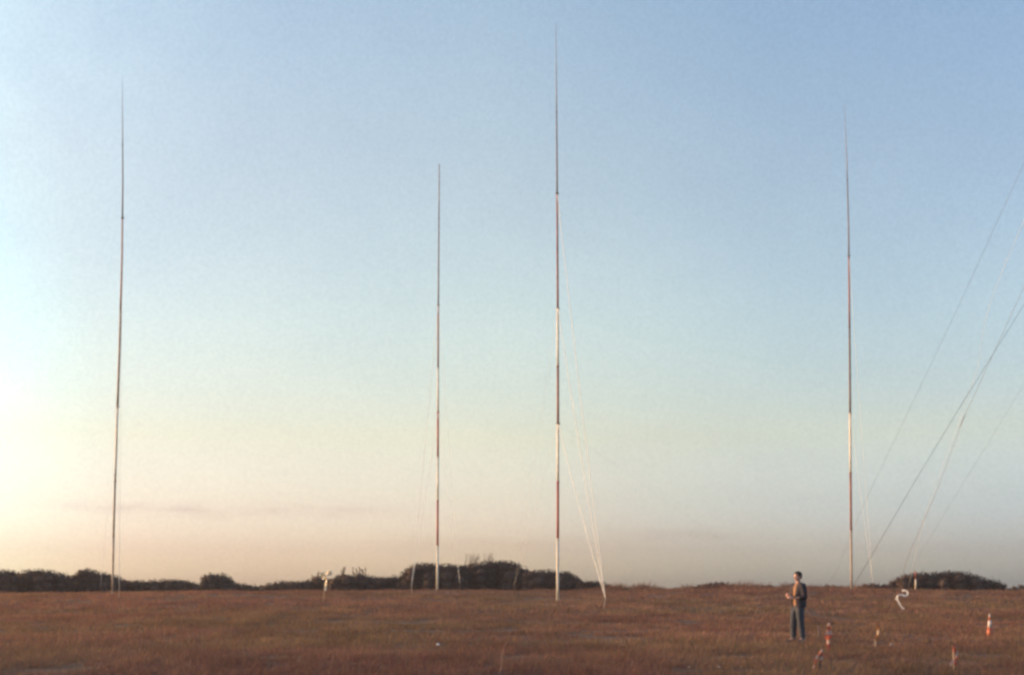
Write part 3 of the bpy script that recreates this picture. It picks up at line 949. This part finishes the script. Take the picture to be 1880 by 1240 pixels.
# orange and white marker cone
b4 = G(1817, 1173)
root = thing('marker_cone', 'slim orange and white marker cone standing in the grass at the far right', 'traffic cone', b4, .3)
hc = 45 / F * b4.y
zs = lambda t: t * hc
rc = lambda t: .088 - .072 * t
bm = bmesh.new()
bmesh.ops.create_cube(bm, size=1, matrix=Matrix.Translation((0, 0, .012)) @ Matrix.Diagonal((.25, .25, .05, 1)))
bmesh.ops.bevel(bm, geom=bm.edges[:], offset=.012, segments=2, affect='EDGES')
obj('base_plate', bm, M['cone_orange'], root)
for t0, t1, m, nm in ((.03, .46, 'cone_orange', 'lower_body'), (.46, .74, 'cone_white', 'sleeve'), (.74, .88, 'cone_orange', 'upper_body'), (.88, 1, 'cone_white', 'tip')):
    bm = bmesh.new(); e = .003 if m == 'cone_white' else 0
    lathe(bm, (0, 0, 0), [(rc(t0) + e, zs(t0)), (rc((t0 + t1) / 2) + e, zs((t0 + t1) / 2)), (rc(t1) + e, zs(t1))], 20)
    obj(nm, bm, M[m], root)

# pale cloth on a leaning stake, far left of centre
b5 = G(592, 1107)
root = thing('cloth_flag', 'pale sunlit cloth flag fluttering on a thin leaning stake before the ragged bush', 'flag', b5)
ft = P(598, 1056, b5.y)
bm = bmesh.new(); tube(bm, [b5 - Vector((0, 0, .15)), b5.lerp(ft, .5) + Vector((.06, 0, 0)), ft], [.03, .027, .022], 7); obj('stake', bm, M['stake_pale'], root, world=True)
q = lambda u, v, dy=0: P(u, v, b5.y - .06 + dy)
tape_part('cloth', [q(590, 1052), q(593, 1056), q(597, 1059), q(601, 1054), q(604, 1051), q(606, 1057)], .26, M['cloth_pale'], root, 9, twist=1.0, flat=(-.5, -1, 0))
tape_part('cloth', [q(592, 1064), q(596, 1060), q(599, 1064), q(598, 1072), q(597.5, 1079), q(597, 1085)], .15, M['cloth_pale'], root, 10, twist=.8, flat=(-.6, -1, 0))

# red and white marker post, right of the white tape
b6 = G(1681, 1087)
root = thing('marker_post', 'thin post with white foot and red top before the wide domed bush', 'marker post', b6)
pz = [P(1681, v, b6.y).z - b6.z for v in (1082, 1064, 1048)]
bm = bmesh.new(); tube(bm, [(0, 0, -.15), (0, 0, pz[0])], [.042, .042], 9); obj('lower_section', bm, M['brick_paint'], root)
bm = bmesh.new(); tube(bm, [(0, 0, pz[0]), (0, 0, pz[1])], [.048, .048], 9); obj('white_section', bm, M['white_paint'], root)
bm = bmesh.new(); tube(bm, [(0, 0, pz[1]), (-.03, 0, pz[2])], [.045, .04], 9); obj('upper_section', bm, M['brick_paint'], root)

# dark stake right of the man
b7 = G(1503, 1180)
root = thing('dark_stake', 'dark bare stake standing in the grass close right of the man', 'stake', b7)
bm = bmesh.new(); tube(bm, [(0, 0, -.15), (.01, 0, .2), (0, 0, .44)], [.024, .022, .02], 8); obj('shaft', bm, M['dark_paint'], root)
bm = bmesh.new(); lathe(bm, (0, 0, .44), [(.034, 0), (.034, .02), (.02, .03)], 10); obj('cap', bm, M['dark_paint'], root)

# faint pale rope end by the lower middle edge
p0, p1 = G(917, 1246), G(927, 1186)
bm = bmesh.new(); pts = [p0.lerp(p1, t) + Vector((.015 * math.sin(t * 9), 0, 0)) for t in np.linspace(0, 1, 30)]
for p in pts: p.z = float(gz(p.x, p.y)) + .10
tube(bm, pts, .006, 6)
tag(obj('loose_rope', bm, M['rope_orange']), 'loose rope lying over the grass at the lower middle edge', 'rope')


# white scraps in the grass
def scrap(label, u, v, s, seed):
    p = G(u, v); rnd = random.Random(seed)
    bm = bmesh.new(); ball(bm, (0, 0, 0), (s, s * .8, s * .62), 2)
    for vt in bm.verts: vt.co *= rnd.uniform(.72, 1.15)
    o = obj('paper_scrap', bm, M['paper'] if seed == 1 else M['scrap_dim'], smooth=False); o.location = p + Vector((0, 0, s * .5 + .06))
    tag(o, label, 'paper scrap', 'white scraps lying in the grass')


scrap('bright white scrap lying alone in the grass below the shortest mast', 804, 1190, .042, 1)
scrap('pale scrap in the grass right of the pale peg', 1637, 1191, .050, 2)
scrap('small pale scrap near the bottom edge, left of the man, the right one of two', 1320, 1233, .028, 3)
scrap('small pale scrap near the bottom edge, left of the man, the left one of two', 1265, 1233, .024, 4)
p = G(890, 1080)
streamer('tape_streamer', 'small pale tape knotted on grass stems below the tallest bush', 'marker tape', P(888, 1076, p.y - 1), [[(.1, 0, .03), (.22, 0, .02), (.36, 0, .07)], [(0, 0, -.08), (.02, 0, -.2)]],
         'tape_white', .11, seed=3, kr=.09)

# ------------------------------------------------------------------ the man
pb = gp((1465 - CX) / F * 35.75, 35.75)
man = thing('person', 'man in dark open jacket, tan top and jeans facing left with hands raised before him', 'person', pb, math.radians(-66))


def hand(bm, wrist, s, out):
    """palm, five bent fingers; s = +1 person's left; fingers point forward (-y) and curl in"""
    w = Vector(wrist)
    f = Vector((-s * .45, -.80, .40)).normalized()       # along the hand
    inn = Vector((-s, .25, -.2)); inn = (inn - f * inn.dot(f)).normalized()   # palm side
    up = f.cross(inn).normalized()
    if up.z < 0: up = -up
    limb(bm, [w, w + f * .03], [.026, .025])
    for k in range(4):      # palm: four metacarpals
        o = up * (.030 - .020 * k)
        limb(bm, [w + f * .02 + o * .6, w + f * .085 + o], [.016, .0135], 8)
    ln = (.042, .046, .043, .034)
    for k in range(4):
        o = up * (.030 - .020 * k)
        a = w + f * .085 + o
        b_ = a + (f * .9 + inn * .35).normalized() * ln[k]
        c_ = b_ + (f * .5 + inn * .85).normalized() * ln[k] * .7
        d_ = c_ + (f * .1 + inn * 1.0).normalized() * ln[k] * .5
        limb(bm, [a, b_, c_, d_], [.0105, .0098, .0092, .0082], 8)
    a = w + f * .03 + up * .024
    b_ = a + (up * .6 + f * .6 + inn * .3).normalized() * .042
    c_ = b_ + (f * .8 + inn * .5 + up * .2).normalized() * .03
    limb(bm, [a, b_, c_], [.0135, .0115, .0095], 8)


HIPZ = .93
arms = {1: [(.185, .015, 1.43), (.245, .03, 1.15), (.105, -.215, 1.105)], -1: [(-.185, .015, 1.43), (-.250, .01, 1.16), (-.085, -.245, 1.16)]}
legs = {1: [(.090, 0, .92), (.118, .0, .50), (.135, .045, .10)], -1: [(-.090, 0, .92), (-.120, -.05, .50), (-.140, -.035, .10)]}
bm = bmesh.new()
# head and neck
HD = Vector((0, -.012, 0))
loft(bm, [((0, -.030, 1.548), .030, .036), ((0, -.026, 1.560), .046, .058), ((0, -.016, 1.590), .060, .076), ((0, -.008, 1.63), .070, .090), ((0, -.002, 1.67), .0755, .097),
          ((0, .004, 1.71), .0745, .097), ((0, .006, 1.745), .062, .080), ((0, .006, 1.768), .040, .052), ((0, .006, 1.778), .012, .016)], 24)
limb(bm, [(0, .022, 1.42), (0, .012, 1.50), (0, .004, 1.60)], [.066, .058, .056])
tube(bm, [(0, -.092, 1.672), (0, -.104, 1.645), (0, -.114, 1.626)], [.007, .011, .014], 8); ball(bm, (0, -.106, 1.626), .015)
for s in (1, -1):
    ball(bm, (s * .0765, .010, 1.655), (.009, .020, .032))
    ball(bm, (s * .031, -.088, 1.690), (.022, .010, .007))          # brow
    ball(bm, (s * .040, -.070, 1.635), (.020, .018, .018))          # cheek
ball(bm, (0, -.082, 1.565), (.020, .014, .014))                      # chin
# trunk and limbs under the clothes
loft(bm, [((0, .01, .86), .13, .095), ((0, .01, .95), .155, .105), ((0, .005, 1.06), .140, .095), ((0, 0, 1.22), .155, .105), ((0, .005, 1.36), .175, .105), ((0, .015, 1.44), .14, .08), ((0, .02, 1.48), .06, .05)], 24)
for s in (1, -1):
    limb(bm, arms[s], [.052, .041, .027])
    limb(bm, legs[s], [.085, .058, .040])
    hand(bm, arms[s][2], s, 0)
    ft0 = Vector(legs[s][2]); limb(bm, [ft0, ft0 + Vector((s * .02, -.12, -.055))], [.04, .035])
remeshed('body', bm, .0065, M['skin'], man, 3)
# tan top
bm = bmesh.new()
loft(bm, [((0, .008, .92), .165, .118), ((0, .006, 1.0), .160, .116), ((0, .002, 1.12), .158, .114), ((0, -.003, 1.26), .170, .122), ((0, .002, 1.38), .182, .116), ((0, .014, 1.45), .135, .088), ((0, .018, 1.49), .075, .066)], 24)
remeshed('knit_top', bm, .012, M['shirt'], man, 3)
# open jacket
bm = bmesh.new()
loft(bm, [((0, .026, .88), .222, .165), ((0, .026, 1.0), .216, .172), ((0, .022, 1.12), .214, .174), ((0, .020, 1.26), .226, .176), ((0, .020, 1.37), .232, .156), ((0, .022, 1.45), .165, .102), ((0, .026, 1.50), .086, .078)], 24)
for s in (1, -1):
    a, b_, c_ = [Vector(x) for x in arms[s]]
    limb(bm, [a + Vector((-s * .02, 0, 0)), a.lerp(b_, .5), b_, b_.lerp(c_, .30)], [.092, .084, .076, .066])


def cut_front(c):
    if c.z > 1.485: return True
    if c.z < .885: return True
    half = .075 + .03 * abs(math.sin(c.z * 9)) * .4 - (.02 if c.z > 1.4 else 0)
    return -.175 < c.y < -.03 and abs(c.x - .01) < half and .87 < c.z < 1.5


jk = remeshed('jacket', bm, .011, M['jacket'], man, 3, cut_front)
sol = jk.modifiers.new('cloth', 'SOLIDIFY'); sol.thickness = .008; sol.offset = -1
bm = bmesh.new()   # collar
for a0 in range(1):
    pts = [Vector((.082 * math.cos(t), .022 + .078 * math.sin(t), 1.475 + .018 * math.sin(t))) for t in np.linspace(-.9, math.pi + .9, 16)]
    tube(bm, pts, [.016 + .008 * math.sin(k / 15 * math.pi) for k in range(16)], 8)
obj('collar', bm, M['jacket'], man)
# jeans
bm = bmesh.new()
loft(bm, [((0, .012, .80), .165, .105), ((0, .014, .88), .168, .120), ((0, .010, .97), .158, .116), ((0, .008, 1.0), .152, .110)], 24)
for s in (1, -1):
    a, b_, c_ = [Vector(x) for x in legs[s]]
    limb(bm, [a, a.lerp(b_, .5) + Vector((0, -.01, 0)), b_, b_.lerp(c_, .55), b_.lerp(c_, .85)], [.112, .100, .086, .078, .072])
remeshed('jeans', bm, .011, M['jeans'], man, 3)
for s in (1, -1):
    bm = bmesh.new()
    a, b_, c_ = [Vector(x) for x in legs[s]]
    top = b_.lerp(c_, .42)
    limb(bm, [top, b_.lerp(c_, .75), c_], [.079, .073, .060])
    limb(bm, [c_ + Vector((0, .03, -.045)), c_ + Vector((s * .01, -.06, -.055)), c_ + Vector((s * .03, -.17, -.065))], [.05, .046, .038])
    bmesh.ops.create_cube(bm, size=1, matrix=Matrix.Translation(c_ + Vector((s * .012, -.065, -.088))) @ Matrix.Rotation(s * .13, 4, 'Z') @ Matrix.Diagonal((.088, .285, .024, 1)))
    remeshed('boot', bm, .009, M['boot'], man, 2)
# hair
bm = bmesh.new()
loft(bm, [((0, .040, 1.60), .058, .062), ((0, .026, 1.64), .078, .086), ((0, .010, 1.68), .084, .106), ((0, .008, 1.72), .083, .108), ((0, .006, 1.755), .070, .090), ((0, .006, 1.782), .045, .058), ((0, .006, 1.793), .015, .02)], 24)
remeshed('hair', bm, .007, M['hair'], man, 2, lambda c: (c.y < -.048 and c.z < 1.715) or (c.y < -.005 and c.z < 1.665) or c.z < 1.603)
for s in (1, -1):
    bm = bmesh.new(); ball(bm, (s * .031, -.0905, 1.668), (.012, .007, .0075)); obj('eye', bm, M['eye'], man)
bm = bmesh.new(); ball(bm, (0, -.0955, 1.597), (.024, .008, .008)); obj('mouth', bm, M['lip'], man)

# ------------------------------------------------------------------ thin haze volume added to lift the dark tones, standing in for film fade
bm = bmesh.new()
bmesh.ops.create_cube(bm, size=1, matrix=Matrix.Translation((0, 100, -8)) @ Matrix.Diagonal((900, 800, 92, 1)))
hm = bpy.data.materials.new('tone_lift_haze'); hm.use_nodes = True
hn = hm.node_tree; hn.nodes.remove(hn.nodes['Principled BSDF'])
pv = hn.nodes.new('ShaderNodeVolumePrincipled'); pv.inputs['Color'].default_value = (.93, .92, .95, 1)
pv.inputs['Density'].default_value = .00022; pv.inputs['Anisotropy'].default_value = .2
hn.links.new(pv.outputs[0], hn.nodes['Material Output'].inputs['Volume'])
tag(obj('haze', bm, hm, smooth=False), 'added thin pale haze that lifts the dark tones of the far bushes', 'haze', kind='stuff')

# ------------------------------------------------------------------ camera and render settings
cam = bpy.data.cameras.new('camera'); co_ = bpy.data.objects.new('camera', cam); COL.objects.link(co_)
cam.sensor_width = 36; cam.lens = 50; cam.shift_y = (VH - 620) / 1880
cam.clip_start = .1; cam.clip_end = 20000
co_.location = (0, 0, H); co_.rotation_euler = (math.radians(90), 0, 0)
sc.camera = co_
sc.view_settings.view_transform = 'Standard'; sc.view_settings.look = 'None'
sc.view_settings.exposure = 1.6; sc.view_settings.gamma = 1
sc.cycles.use_denoising = True
sc.cycles.pixel_filter_type = 'BLACKMAN_HARRIS'; sc.cycles.filter_width = 2.9
sc.cycles.max_bounces = 6
